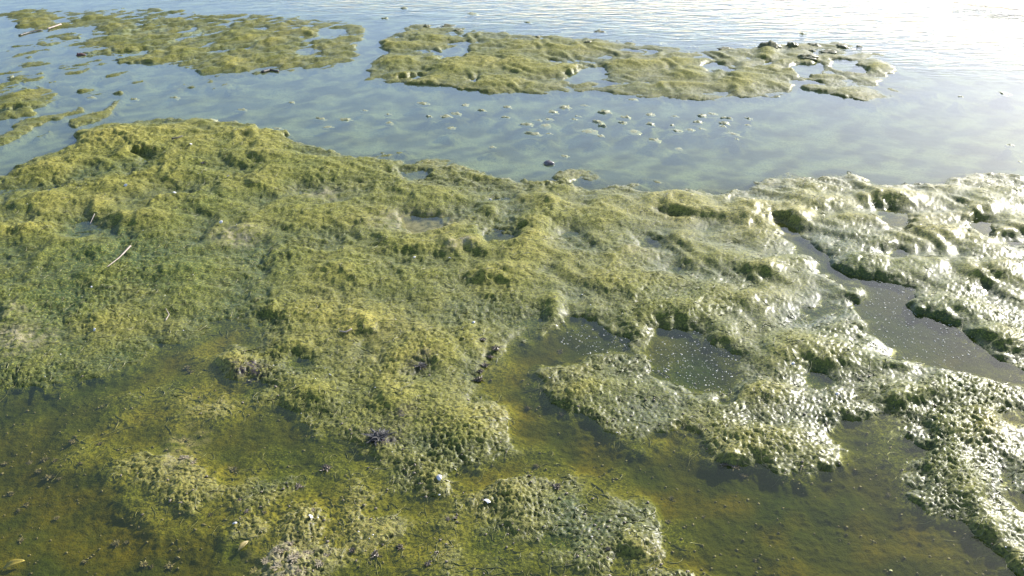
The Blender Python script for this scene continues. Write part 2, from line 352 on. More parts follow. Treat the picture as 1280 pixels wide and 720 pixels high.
    pick = smooth(-.15, .25, perlin(x * 8, y * 8, 47))
    strand = pick * w1 + (1 - pick) * w2
    fine = rough * ((.0042 - .0028 * smooth(560, 860, u)) * cr * fd(.012) + (.0046 + .0016 * smooth(560, 860, u)) * strand * fd(.012) + (.0034 - .0018 * smooth(600, 900, u)) * f0 * fd(.022) + .0026 * w3 * fd(.010)) + 0.0030 * f1 * fd(.0105) + .0022 * rough * cr2 * fd(.0068) + 0.0012 * f2 * fd(.0053)
    h = h + fine * (1 + .6 * smooth(430, 260, v) + .05 * smooth(650, 950, u)) * (.6 + .4 * inner) * (0.05 + 0.95 * smooth(-0.016, 0.003, h)) + near * (1 - smooth(-.016, .003, h)) * (.0022 * f0 + .0018 * w1 * rough)
    # scattered small crumbs lying on the flat under the near water
    k = worley(x * 33 + 1.1 * n3, y * 33 + .9 * n2, 51) - .12 * f0
    sel = _hash(np.floor(x * 7), np.floor(y * 7), 5)
    crumbs = np.clip(1 - k / 0.22, 0, 1) * smooth(.05, .5, perlin(x * 2.2, y * 2.2, 52) + .1)
    h = h + 0.0035 * crumbs * near * (1 - onland)
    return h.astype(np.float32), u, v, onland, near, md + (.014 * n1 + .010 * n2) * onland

# ------------------------------------------------------------------ terrain mesh
vs = []
v = -46.0
while v < 1040:
    vs.append(v)
    v += 0.62 if v < 130 else (0.8 if v < 240 else (1.2 if v < 740 else 2.6))
us = []
u = -1100.0
while u < 2380:
    us.append(u)
    u += 1.5 if -20 < u < 1300 else (3.0 if -400 < u < 1680 else 7.0)
vs = np.array(vs); us = np.array(us)
UU, VV = np.meshgrid(us, vs)
X, Y = ground(UU, VV)
dY = np.abs(np.gradient(Y, axis=0)); dX = np.abs(np.gradient(X, axis=1))
CELL = np.maximum(np.minimum(dX, .02) * 1.0, dY * .75)
H, TU, TV, ONL, NEAR, FORM = terrain(X, Y, CELL)
# the rim of the sheet sinks to meet the plain sea floor
rim = np.minimum(smooth(0, 24, np.arange(len(vs)))[:, None], 1.0)
e = np.minimum(smooth(0, 12, np.arange(len(us))), smooth(0, 12, np.arange(len(us))[::-1]))[None, :]
e2 = smooth(0, 10, np.arange(len(vs))[::-1])[:, None]
edge = rim * e * e2
H = H * edge - 0.16 * (1 - edge)

# surface masks: kind of growth, plus bright crests and hollow shade put into colour
yel = blobs(TU, TV, [(450,640,110,40,.8),(250,500,90,30,.7),(230,600,70,40,.5),(520,690,90,30,.6),(740,590,60,40,.6),(820,690,80,20,.7),(170,640,260,110,.42),(640,520,40,60,.6),(420,420,120,60,.45),(560,480,100,70,.35),(380,660,80,40,.7),(100,250,120,40,.45),(950,640,80,40,.3),(250,170,160,20,.5),(760,80,280,50,.2),(1000,250,240,70,.5)])
YEL = np.clip(yel + 20 * np.clip(FORM - .004, -.015, .03) + .45 * perlin(X * 2.5, Y * 2.2, 61) + .25 * perlin(X * 9, Y * 8, 62), 0, 1)  # crests paler by form: dry growth, plus their lit look put into colour
crust = blobs(TU, TV, [(522,280,40,11,1.0),(402,242,28,6,.8),(296,300,26,10,.7),(20,428,40,14,.7),(362,702,44,18,.9),(800,318,16,5,.7),(575,315,16,5,.8),(232,560,20,16,.6),(235,545,16,8,.6),(12,395,16,8,.4)])
strk = perlin((X + Y) * 2.3, (Y - X) * 7, 66) + .8 * perlin(X * 5, Y * 4.5, 67) + .6 * perlin(X * 13, Y * 11, 68)
YEL = np.clip(YEL + .55 * (1 - ONL) * strk - .05 * (1 - ONL), 0, 1)
CRU = np.clip(crust * (0.75 + 1.3 * perlin(X * 40, Y * 40, 63)), 0, 1)
LUSH_SHADE = np.clip(blobs(TU, TV, [(170,330,170,70,.8),(60,440,120,60,.7),(210,600,50,36,.7),(730,500,80,30,.6),(720,660,80,40,.4),(620,560,60,30,.3),(700,640,120,60,.5),(220,600,70,50,.5),(330,665,90,40,.45),(500,670,110,40,.3),(870,465,60,45,.7),(1130,415,120,50,.8),(1040,320,60,40,.6),(745,425,50,22,.5),(1150,560,60,60,.5),(1000,640,140,40,.35),(290,655,40,20,.6),(380,650,30,20,.6)]) + np.clip(-FORM * 45, 0, .85) + .35 * perlin(X * 3.4, Y * 3, 64) - .3 * (1 - ONL) * strk, 0, 1)  # lush growth, plus shade of the hollows painted as darker green
PUR = np.clip(blobs(TU, TV, [(312,466,24,10,.9),(525,458,16,8,.5),(480,545,22,14,.7),(510,520,14,8,.5)]) * (1 + perlin(X * 30, Y * 30, 65)), 0, 1)

nv, nu = UU.shape
VERT = np.stack([X, Y, H], -1).reshape(-1, 3).astype(np.float32)
ids = np.arange(nv * nu, dtype=np.int64).reshape(nv, nu)
# rows run from far (small v) to near: order for upward normals
Q = np.stack([ids[1:, :-1], ids[1:, 1:], ids[:-1, 1:], ids[:-1, :-1]], -1).reshape(-1, 4)
hf = H.reshape(-1)[Q].max(axis=1)
uf = UU.reshape(-1)[Q[:, 0]]; vf = VV.reshape(-1)[Q[:, 0]]
shore = np.interp(uf, [-700, 0, 60, 100, 200, 440, 560, 2000], [430, 214, 192, 150, 143, 130, 130, 130])
upper = vf < shore
mid = upper & (uf > np.interp(vf, [0, 40, 80, 110, 130], [480, 468, 448, 440, 440]))
wet_cut = -0.010
reg = np.where(hf < wet_cut, 0, np.where(~upper, 1, np.where(mid, 2, 3)))

def tag(o, label=None, cat=None, group=None, kind=None):
    if label: o['label'] = label
    if cat: o['category'] = cat
    if group: o['group'] = group
    if kind: o['kind'] = kind
    return o

# ------------------------------------------------------------------ materials
def new_mat(name):
    m = bpy.data.materials.new(name); m.use_nodes = True
    n = m.node_tree; n.nodes.clear()
    out = n.nodes.new('ShaderNodeOutputMaterial')
    return m, n, out

class NG:
    def __init__(s, nt): s.nt = nt
    def n(s, t, **kw):
        a = s.nt.nodes.new(t)
        for k, val in kw.items(): setattr(a, k, val)
        return a
    def l(s, a, b): s.nt.links.new(a, b)
    def noise(s, vec, scale, detail=4, rough=.55, dist=0.0):
        a = s.n('ShaderNodeTexNoise'); a.inputs['Scale'].default_value = scale; a.inputs['Detail'].default_value = detail
        a.inputs['Roughness'].default_value = rough; a.inputs['Distortion'].default_value = dist
        s.l(vec, a.inputs['Vector']); return a.outputs['Fac']
    def math(s, op, a, b=None, clamp=False):
        m = s.n('ShaderNodeMath', operation=op); m.use_clamp = clamp
        for i, x in enumerate((a, b)):
            if x is None: continue
            if isinstance(x, (int, float)): m.inputs[i].default_value = x
            else: s.l(x, m.inputs[i])
        return m.outputs[0]
    def rng(s, x, a, b, c, d):
        m = s.n('ShaderNodeMapRange'); m.inputs[1].default_value = a; m.inputs[2].default_value = b; m.inputs[3].default_value = c; m.inputs[4].default_value = d
        s.l(x, m.inputs[0]); return m.outputs[0]
    def mix(s, f, a, b):
        m = s.n('ShaderNodeMix', data_type='RGBA')
        for i, x in ((0, f), (6, a), (7, b)):
            if isinstance(x, (int, float)): m.inputs[i].default_value = x
            elif isinstance(x, tuple): m.inputs[i].default_value = (*x, 1)
            else: s.l(x, m.inputs[i])
        return m.outputs[2]
    def attr(s, name):
        a = s.n('ShaderNodeAttribute'); a.attribute_name = name; return a.outputs['Fac']
    def pos(s):
        return s.n('ShaderNodeNewGeometry').outputs['Position']

def growth_material(name, base, lush, yellow, crustc, purple, dark_speck, bbase, blush, byellow, silt):
    m, t, out = new_mat(name)
    g = NG(t)
    P = g.pos()
    sep = g.n('ShaderNodeSeparateXYZ'); g.l(P, sep.inputs[0])
    big = g.noise(P, 6, 5)
    medn = g.noise(P, 38, 5, .6)
    fine = g.noise(P, 190, 3, .6)
    cov = g.attr('cover')
    base_s, lush_shade_s, yel_s = g.mix(cov, bbase, base), g.mix(cov, blush, lush), g.mix(cov, byellow, yellow)
    c = g.mix(g.rng(big, .35, .65, 0, .38), base_s, lush_shade_s)
    c = g.mix(g.math('MULTIPLY', g.attr('lush'), .85), c, lush_shade_s)  # lush growth together with the painted hollow shade
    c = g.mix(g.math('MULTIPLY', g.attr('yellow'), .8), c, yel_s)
    c = g.mix(g.attr('silt'), c, silt)
    c = g.mix(g.math('MULTIPLY', g.rng(medn, .50, .66, 0, .6), g.rng(cov, 0, 1, .5, 1)), c, dark_speck)
    grain = g.noise(P, 110, 4, .75)
    c = g.mix(g.math('MULTIPLY', g.rng(grain, .49, .58, 0, .92), g.rng(cov, 0, 1, .62, 1)), c, dark_speck)
    c = g.mix(g.attr('purple'), c, purple)
    c = g.mix(g.math('MULTIPLY', g.attr('crust'), g.rng(fine, .3, .55, .5, 1)), c, crustc)
    c = g.mix(g.math('MULTIPLY', g.rng(g.noise(P, 140, 3, .7), .53, .63, 0, .75), g.rng(cov, 0, 1, .12, 1)), c, tuple(min(1, x * 1.75) for x in base))
    # soaked near the waterline, drier on the crests
    wet = g.rng(sep.outputs[2], 0.004, 0.030, 1, 0)
    wetn = g.math('MULTIPLY', wet, g.rng(big, .3, .6, .6, 1.0), True)
    hsv = g.n('ShaderNodeHueSaturation'); g.l(c, hsv.inputs['Color']); g.l(g.rng(wetn, 0, 1, 1, .72), hsv.inputs['Value'])
    b = g.n('ShaderNodeBsdfPrincipled')
    g.l(hsv.outputs[0], b.inputs['Base Color'])
    g.l(g.rng(wetn, 0, 1, .80, .62), b.inputs['Roughness'])
    # under water the surface has almost no gloss of its own (water and wet algae refract alike)
    dry = g.rng(sep.outputs[2], -.004, .003, 0, 1)
    g.l(g.math('MULTIPLY', dry, .2), b.inputs['Specular IOR Level'])
    g.l(g.math('MULTIPLY', dry, g.math('ADD', g.rng(wetn, 0, 1, .05, .35), g.math('MULTIPLY', g.attr('soak'), .4)), True), b.inputs['Coat Weight'])
    g.l(g.rng(g.math('ADD', wetn, g.attr('soak'), True), 0, 1, .44, .36), b.inputs['Coat Roughness'])
    b.inputs['Coat IOR'].default_value = 1.34
    bp = g.n('ShaderNodeBump'); bp.inputs['Strength'].default_value = .8; bp.inputs['Distance'].default_value = .005
    g.l(g.math('ADD', g.math('ADD', medn, grain), g.math('MULTIPLY', fine, .5)), bp.inputs['Height'])
    g.l(bp.outputs[0], b.inputs['Normal'])
    g.l(b.outputs[0], out.inputs[0])
    return m

M_ALGAE = growth_material('algae_growth', (.195, .192, .030), (.038, .084, .018), (.38, .32, .066), (.42, .36, .22), (.055, .042, .05), (.055, .065, .016),
                          (.086, .082, .011), (.036, .068, .010), (.22, .165, .012), (.31, .36, .19))
M_BED = M_ALGAE

def water_material():
    m, t, out = new_mat('water')
    g = NG(t)
    P = g.pos()
    sep = g.n('ShaderNodeSeparateXYZ'); g.l(P, sep.inputs[0])
    tr = g.n('ShaderNodeBsdfTransparent'); tr.inputs[0].default_value = (.925, .925, .64, 1)
    df = g.n('ShaderNodeBsdfDiffuse'); df.inputs[0].default_value = (.235, .32, .235, 1)
    gl = g.n('ShaderNodeBsdfGlossy'); gl.inputs['Roughness'].default_value = .008
    # wind ripples out in the open, calm in the lee of the islands
    vmap = g.n('ShaderNodeMapping'); vmap.inputs['Scale'].default_value = (2.2, 6.0, 1); vmap.inputs['Rotation'].default_value = (0, 0, math.radians(-14))
    g.l(P, vmap.inputs[0])
    r1 = g.noise(vmap.outputs[0], 1.5, 3, .5, 1.2)
    r2 = g.noise(vmap.outputs[0], 3.6, 2, .5, .6)
    hgt = g.math('ADD', r1, g.math('MULTIPLY', r2, .35))
    where = g.math('ADD', g.math('ADD', sep.outputs[1], g.math('MULTIPLY', sep.outputs[0], .45)), g.math('MULTIPLY', g.noise(P, .9, 2), 1.6))
    open_ = g.rng(where, 8.2, 10.2, 0, 1)
    calm = g.noise(P, 14, 2)
    hh = g.math('ADD', g.math('MULTIPLY', g.math('MULTIPLY', hgt, open_), .015), g.math('MULTIPLY', calm, .0004))
    bp = g.n('ShaderNodeBump'); bp.inputs['Strength'].default_value = 1; bp.inputs['Distance'].default_value = 1
    g.l(hh, bp.inputs['Height'])
    g.l(bp.outputs[0], gl.inputs['Normal'])
    dot = g.n('ShaderNodeVectorMath', operation='DOT_PRODUCT')
    g.l(g.n('ShaderNodeNewGeometry').outputs['Incoming'], dot.inputs[0]); g.l(bp.outputs[0], dot.inputs[1])
    cosi = g.math('ABSOLUTE', dot.outputs['Value'])
    fres = g.math('ADD', g.math('MULTIPLY', g.math('POWER', g.math('SUBTRACT', 1.0, cosi), 5.0), .98), .02, True)
    body = g.n('ShaderNodeMixShader')
    g.l(g.attr('murk'), body.inputs[0]); g.l(tr.outputs[0], body.inputs[1]); g.l(df.outputs[0], body.inputs[2])
    mx = g.n('ShaderNodeMixShader'); g.l(fres, mx.inputs[0]); g.l(body.outputs[0], mx.inputs[1]); g.l(gl.outputs[0], mx.inputs[2])
    g.l(mx.outputs[0], out.inputs[0])
    return m
M_WATER = water_material()

# ------------------------------------------------------------------ build the ground pieces
def mesh_from(name, verts, quads, mat, attrs=None, smooth_shade=True):
    me = bpy.data.meshes.new(name)
    me.vertices.add(len(verts)); me.vertices.foreach_set('co', np.ascontiguousarray(verts, np.float32).ravel())
    n = quads.shape[1]
    me.loops.add(quads.size); me.loops.foreach_set('vertex_index', np.ascontiguousarray(quads, np.int32).ravel())
    me.polygons.add(len(quads)); me.polygons.foreach_set('loop_start', np.arange(0, quads.size, n, dtype=np.int32))
    me.polygons.foreach_set('loop_total', np.full(len(quads), n, np.int32))
    me.update(calc_edges=True)
    me.polygons.foreach_set('use_smooth', np.full(len(quads), smooth_shade, bool))
    for k, a in (attrs or {}).items():
        at = me.attributes.new(k, 'FLOAT', 'POINT'); at.data.foreach_set('value', np.ascontiguousarray(a, np.float32))
    me.materials.append(mat)
    o = bpy.data.objects.new(name, me); COL.objects.link(o)
    return o

YEL = np.clip(YEL - blobs(TU, TV, [(870,465,65,50,.7),(1140,415,130,55,.9),(1040,320,60,40,.7),(745,425,50,22,.5),(1120,560,80,60,.6),(1260,630,60,50,.8)]), 0, 1)
SILT = np.clip(smooth(270, 215, TV) * (1 - ONL) * (.45 + .9 * strk), 0, 1)
COV = smooth(-.020, -.001, H)
SOAK = smooth(150, 215, TV) * np.clip(smooth(620, 1050, TU + 60 * perlin(X * 2, Y * 2, 69)) * (.8 + .5 * perlin(X * 5, Y * 5, 70)), 0, 1)
ATT = {'soak': SOAK.reshape(-1), 'silt': SILT.reshape(-1), 'cover': COV.reshape(-1), 'yellow': YEL.reshape(-1), 'crust': CRU.reshape(-1), 'lush': LUSH_SHADE.reshape(-1), 'purple': PUR.reshape(-1)}
def piece(name, r, mat):
    q = Q[reg == r]
    used, inv = np.unique(q, return_inverse=True)
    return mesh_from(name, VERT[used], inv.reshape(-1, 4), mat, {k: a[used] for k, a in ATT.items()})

tag(piece('seabed', 0, M_BED), kind='structure')
tag(piece('algae_bank', 1, M_ALGAE), 'wide bank of olive green algae with pools and mounds filling the near shore', 'algae', kind='stuff')
tag(piece('algae_island', 2, M_ALGAE), 'long algae island lying beyond the channel in the middle', 'algae', kind='stuff')
tag(piece('algae_islet', 3, M_ALGAE), 'broken algae islets and streaks in the water at far left', 'algae', kind='stuff')

# plain sea floor to the horizon, below the surveyed sheet
B = 600.0
fv = np.array([(-B, -20, -.17), (B, -20, -.17), (B, B, -.6), (-B, B, -.6)], np.float32)
z4 = np.zeros(4)
tag(mesh_from('sea_floor', fv, np.array([[0, 1, 2, 3]]), M_BED, {k: z4 for k in ATT}), kind='structure')

# water sheet, finer where the depth changes
wvv = np.concatenate([np.arange(1040, 240, -6.0), np.arange(240, -46, -2.0)])
wuu = np.arange(-1100, 2381, 7.0)
WU, WV = np.meshgrid(wuu, wvv)
WX, WY = ground(WU, WV)
ls = samp(LM, WU, WV)
ax = (WX + WY) * .7071; ay = (WY - WX) * .7071
cloud = perlin(ax * 2.2, ay * 6.5, 91) + .7 * perlin(WX * 7, WY * 6, 92) + .5 * perlin(WX * 17, WY * 13, 93)
nearw = smooth(215, 275, WV)
MURK = np.clip(.22 * smooth(1.0, .25, ls) * (1 - nearw) * (1 + .25 * cloud * smooth(60, 130, WV)) + .03, 0, 1)
wid = np.arange(WU.size).reshape(WU.shape)
WQ = np.stack([wid[:-1, :-1], wid[:-1, 1:], wid[1:, 1:], wid[1:, :-1]], -1).reshape(-1, 4)
WVERT = np.stack([WX, WY, np.zeros_like(WX)], -1).reshape(-1, 3)
nb = len(WVERT)
# border strip out to the horizon
ring_in = np.concatenate([wid[0, :], wid[1:, -1], wid[-1, -2::-1], wid[-2:0:-1, 0]])
rp = WVERT[ring_in]
cen = np.array([0, 4.5, 0])
d = rp - cen; d /= np.abs(d).max(axis=1, keepdims=True)
outer = cen + d * 600; outer[:, 2] = 0
WVERT = np.concatenate([WVERT, outer])
k = len(ring_in)
RQ = np.array([[ring_in[i], nb + i, nb + (i + 1) % k, ring_in[(i + 1) % k]] for i in range(k)])
tag(mesh_from('water', WVERT, np.concatenate([WQ, RQ]), M_WATER, {'murk': np.concatenate([MURK.reshape(-1), np.full(k, .5)])}), kind='structure')

ALIKE = {}
ORD = ('first second third fourth fifth sixth seventh eighth ninth tenth eleventh twelfth thirteenth fourteenth fifteenth sixteenth').split()
def alike(o, what, u, v):
    ALIKE.setdefault(what, []).append((u, v, o))
def label_alike():
    for what, L in ALIKE.items():
        L.sort(key=lambda t: t[1])
        if len(L) == 1: L[0][2]['label'] = what.replace('clumps', 'clump').replace('tufts', 'tuft').replace('crumbs', 'crumb') + ', the only one'; continue
        if len(L) <= 6: rows = [('', L)]
        elif len(L) <= 18: rows = [('far row, ', L[:len(L) // 2]), ('near row, ', L[len(L) // 2:])]
        else:
            k = len(L) // 3
            rows = [('far row, ', L[:k]), ('middle row, ', L[k:2 * k]), ('near row, ', L[2 * k:])]
        for rn, R in rows:
            R.sort(key=lambda t: t[0])
            for i, (u, v, o) in enumerate(R):
                o['label'] = f"{ORD[i]} from left, {rn}of {what}"

# ------------------------------------------------------------------ materials of the loose things
def lump_material(name, a, b, c, scale=60, rough=.6, coat=.15, bump=.003):
    m, t, out = new_mat(name)
    g = NG(t)
    P = g.pos()
    n1 = g.noise(P, scale, 4, .65); n2 = g.noise(P, scale * 4, 3, .6)
    col = g.mix(g.rng(n1, .35, .65, 0, 1), a, b)
    col = g.mix(g.rng(n2, .5, .68, 0, .8), col, c)
    p = g.n('ShaderNodeBsdfPrincipled')
    g.l(col, p.inputs['Base Color']); p.inputs['Roughness'].default_value = rough
    p.inputs['Coat Weight'].default_value = coat; p.inputs['Coat Roughness'].default_value = .25
    bp = g.n('ShaderNodeBump'); bp.inputs['Strength'].default_value = .7; bp.inputs['Distance'].default_value = bump
    g.l(g.math('ADD', n1, n2), bp.inputs['Height']); g.l(bp.outputs[0], p.inputs['Normal'])
    g.l(p.outputs[0], out.inputs[0])
    return m
M_CLUMP = lump_material('clump_algae', (.27, .27, .135), (.20, .21, .09), (.12, .13, .06))
M_RIM = lump_material('matted_algae', (.15, .15, .05), (.10, .11, .035), (.20, .13, .055))
M_GREEN = lump_material('bright_algae', (.13, .16, .03), (.08, .12, .025), (.20, .20, .05))
M_TUFT = lump_material('brown_weed', (.20, .155, .10), (.12, .09, .055), (.30, .25, .18))
M_PALE = lump_material('pale_weed', (.30, .235, .135), (.20, .165, .08), (.42, .35, .23))
M_PURPLE = lump_material('purple_weed', (.046, .040, .036), (.030, .028, .024), (.11, .10, .075))
M_STONE = lump_material('wet_stone', (.10, .085, .085), (.16, .13, .125), (.05, .045, .05), rough=.45, coat=.4, bump=.001)
M_SHELL = lump_material('shell', (.78, .76, .74), (.62, .58, .56), (.80, .78, .76), rough=.35, coat=.3, bump=.0004)
M_WOOD = lump_material('bleached_wood', (.42, .34, .27), (.30, .22, .16), (.55, .48, .42), scale=90, bump=.0008)
M_DARKWOOD = lump_material('wet_wood', (.07, .06, .045), (.10, .085, .06), (.04, .035, .03), scale=90, bump=.0008)
M_LEAF = lump_material('dead_leaf', (.36, .26, .07), (.24, .20, .06), (.40, .33, .14), bump=.0006)
M_FOAM = lump_material('foam', (.48, .46, .38), (.36, .35, .27), (.55, .53, .46), rough=.5, coat=.2, bump=.0003)

def hz(x, y):
    return float(terrain(np.array([x]), np.array([y]), None)[0][0])

def unit(u, v):
    """metres per survey unit at a ground point"""
    x, y = ground(u, v)
    return math.sqrt(x * x + y * y + CAM_H ** 2) / math.sqrt(FPX ** 2 + (u - 640) ** 2 + (v - 360) ** 2)

def ico(sub):
    bm = bmesh.new(); bmesh.ops.create_icosphere(bm, subdivisions=sub, radius=1.0)
    V = np.array([p.co[:] for p in bm.verts]); F = np.array([[p.index for p in f.verts] for f in bm.faces]); bm.free()
    return V, F
ICO1, ICO3, ICO2 = ico(1), ico(3), ico(2)

def raw_mesh(name, V, F, mat, sm=True):
    me = bpy.data.meshes.new(name)
    me.from_pydata(np.asarray(V).tolist(), [], np.asarray(F).tolist() if not isinstance(F, list) else F)
    me.polygons.foreach_set('use_smooth', [sm] * len(me.polygons))
    me.materials.append(mat); me.update()
    return me

def clump_mesh(name, seed, mat, spread=1.0, rugged=1.0):
    """a ragged low cushion, its skirt drawn down below the waterline"""
    V, F = ICO3
    o = seed * 7.3
    x, y, z = V[:, 0], V[:, 1], V[:, 2]
    r = 1 + rugged * (.30 * perlin(x * 1.6 + o, y * 1.6 + z * 1.3, seed) + .20 * perlin(x * 3.6 + o, y * 3.6 - z * 2.4, seed + 1) + .14 * perlin(x * 8 + z * 5 + o, y * 8 - z * 6, seed + 2))
    W = V * r[:, None]
    W[:, 0] *= spread
    up = W[:, 2] > 0
    W[:, 2] = np.where(up, W[:, 2] * (0.75 + .5 * perlin(x * 2.2 + o, y * 2.2, seed + 5)), W[:, 2] * 1.0)
    W[:, :2] *= np.where(up, 1.0, 1.15)[:, None]
    return raw_mesh(name, W * .5, F, mat)

def tuft_mesh(name, seed, mat, n=46, flat=.7):
    """a bushy knot of short branching weed"""
    r = random.Random(seed)
    V, F = [], []
    for i in range(n):
        az = r.uniform(0, 2 * PI); el = r.uniform(.05, 1.4)
        L = r.uniform(.28, .55) * (1 - .25 * math.sin(el))
        d = Vector((math.cos(az) * math.cos(el), math.sin(az) * math.cos(el), math.sin(el) * flat))
        bend = Vector((r.uniform(-.25, .25), r.uniform(-.25, .25), r.uniform(-.1, .12)))
        w0 = r.uniform(.030, .055)
        st = Vector((r.uniform(-.12, .12), r.uniform(-.12, .12), r.uniform(-.02, .05)))
        b0 = len(V)
        for k in range(4):
            t = k / 3
            c = st + d * L * t + bend * t * t * .6
            side = d.orthogonal().normalized(); up = d.cross(side).normalized()
            ww = w0 * (1, .8, 1.15, .45)[k]
            for q in range(3):
                a = q * 2 * PI / 3 + k * .5
                V.append(c + side * math.cos(a) * ww + up * math.sin(a) * ww)
        for k in range(3):
            for q in range(3):
                F.append([b0 + k * 3 + q, b0 + k * 3 + (q + 1) % 3, b0 + k * 3 + 3 + (q + 1) % 3, b0 + k * 3 + 3 + q])
        F.append([b0 + 9, b0 + 10, b0 + 11])
    # knobbly heart
    IV, IF = ICO2
    b0 = len(V)
    rr = 1 + .35 * perlin(IV[:, 0] * 3 + seed, IV[:, 1] * 3 + IV[:, 2] * 2, seed)
    for p, q in zip(IV, rr): V.append(Vector((p[0] * .24 * q, p[1] * .24 * q, p[2] * .16 * q)))
    F += [[int(a) + b0 for a in f] for f in IF]
    return raw_mesh(name, [tuple(p) for p in V], F, mat, False)

def put(me, name, loc, scale, rz, label, cat, group=None):
    o = bpy.data.objects.new(name, me)
    o.location = loc; o.scale = scale; o.rotation_euler = (0, 0, rz)
    COL.objects.link(o)
    return tag(o, label, cat, group)

# ------------------------------------------------------------------ algae clumps standing in the water
CM = [clump_mesh('algae_clump', 3 + i, M_CLUMP, rugged=1.1) for i in range(7)]
SPECIAL = {
 (735,162): 'widest pale clump in the row of clumps left of channel centre', (755,138): 'pale domed clump just under the front edge of the middle island',
 (705,132): 'pale ragged clump tucked under the island front left of the domed one', (906,145): 'tallest pale clump at the right end of a curved string of clumps',
 (890,141): 'flat clump linking the curved string below the island', (914,165): 'wide low clump alone at the right of the channel clumps',
 (818,173): 'smooth pale clump closest to the near bank', (792,163): 'low pale clump with a thin strip of algae just behind it',
 (935,146): 'pale clump farthest right in the channel clumps', (877,143): 'round clump at the left end of the curved string',
 (658,154): 'dark based clump at the left end of the dense clumps', (681,155): 'yellowish clump standing between two smaller ones',
 (528,128): 'small dark clump close under the left tip of the island', (557,144): 'long clump paired with a shorter one left of centre',
 (486,152): 'low clump alone in the channel near the bank shoulder', (218,120): 'dark round clump among the streaks at left',
 (505,9): 'small dark clump alone in open water at the top', (590,16): 'pale flat clump alone in open water at the top', (1255,115): 'pale clump alone in still water at far right',
 (846,162): 'thin low clump at the foot of the right hand string', (747,150): 'broad knobbly clump behind the widest one', (602,136): 'knobbly clump with a thread of algae trailing towards the viewer',
 (345,159): 'flat clump touching the far shore of the big bank', (430,148): 'flat pale clump off the far shore left of the channel'}
for i, (u, v, ww, hh) in enumerate(CLUMPS):
    s = unit(u, v)
    x, y = ground(u, v + hh * .25)
    lab = SPECIAL.get((u, v))
    if lab: grp = 'larger clumps of algae in the channel'
    elif v < 60: lab, grp = 'tiny pale algae clump in the open water beyond the islands', 'clumps in the open water'
    elif u < 440: lab, grp = 'small algae clump on the water at left between the bank and the left islets', 'clumps in the left shallows'
    elif u > 960: lab, grp = 'tiny pale algae clump in the still water at far right', 'clumps in the right shallows'
    elif u < 650: lab, grp = 'small algae clump in the channel left of the dense clumps', 'clumps in the channel left of the dense ones'
    else: lab, grp = 'small pale algae clump among the dense clumps in the channel under the island', 'small clumps in the middle of the channel'
    bed = min(hz(x, y), 0)
    zt = hh * s * .80
    c_ = put(CM[i % 7], 'algae_clump', (x, y, max(bed, -zt * .35)), (ww * s * random.uniform(1.05, 1.4), ww * s * random.uniform(.8, 1.5), zt * random.uniform(1.1, 1.7)), random.uniform(-.5, .5) + (PI if i % 2 else 0), lab, 'algae clump', grp)
    if (u, v) not in SPECIAL:
        alike(c_, 'small pale clumps in open water beyond the islands' if v < 60 else 'small algae clumps by the left islets' if u < 440 else 'tiny clumps in still water at far right' if u > 960
              else 'small clumps in the channel left of centre' if u < 650 else 'small pale clumps under the middle island', u, v)

RMM = [clump_mesh('matted_clump', 40 + i, M_RIM, rugged=1.5) for i in range(5)]
RSPEC = {(962,58): 'biggest dark green mound on the far rim of the middle island', (750,37): 'dark mat standing alone in water behind the island', (684,41): 'long dark mat on the far rim left of centre',
 (768,49): 'brown flecked mat on the far rim at centre', (824,48): 'brown mat right of centre on the far rim', (545,28): 'dark mat on the far rim near the left end',
 (1010,73): 'low green mat in front of the rim by a small pool', (1035,64): 'brown mat right of the biggest mound', (1052,57): 'farthest right mat on the island rim'}
for i, (u, v, ww, hh) in enumerate(RIM):
    s = unit(u, v)
    x, y = ground(u, v + hh * .3)
    lab = RSPEC.get((u, v)); grp = 'dark mats along the island rim'
    if not lab: lab, grp = 'small dark crumb of matted algae along the far rim of the middle island', 'dark crumbs along the island rim'
    zt = hh * s * .62
    c_ = put(RMM[i % 5], 'matted_algae', (x, y, hz(x, y) - zt * .25), (ww * s, ww * s * .9, zt * 2.0), random.uniform(0, 6), lab, 'algae clump', grp)
    if (u, v) not in RSPEC: alike(c_, 'dark crumbs on the middle island rim', u, v)

# ------------------------------------------------------------------ brown weed on the near flat
TM = [tuft_mesh('weed_tuft', 10 + i, M_TUFT) for i in range(5)]
TP = [tuft_mesh('pale_weed_tuft', 30 + i, M_PALE, 60, .5) for i in range(3)]
TUFTS = [(90,550,14),(35,571,11),(53,570,14),(68,573,10),(4,571,9),(47,583,11),(60,590,14),(11,607,13),(30,620,10),(20,627,8),(68,638,9),(143,669,15),(102,690,10),(187,699,9),(210,697,16),(179,697,14),(290,583,15),(408,585,18),(374,608,14),(25,668,11),
 (100,577,8),(124,552,9),(72,592,9),(262,640,9),(308,640,9),(156,668,9),(224,680,7),(500,683,14),(470,693,16),(535,705,12),(440,690,12),(1223,690,0),(945,690,9),(905,580,14),(918,583,16),(930,588,12),(1040,565,0),(234,456,12),(237,462,10),(620,440,14),(613,447,12),(606,458,13),(601,465,11),(598,475,16),(604,430,10),(660,505,11),(702,515,9),(670,580,12),(695,610,16),(560,650,9),(570,648,7),(330,640,8),(300,625,8),(1160,640,0),(1090,700,0),(880,640,7),(700,432,9),(700,436,8),(760,690,9),(1112,612,8),(840,615,9),(835,650,10)]
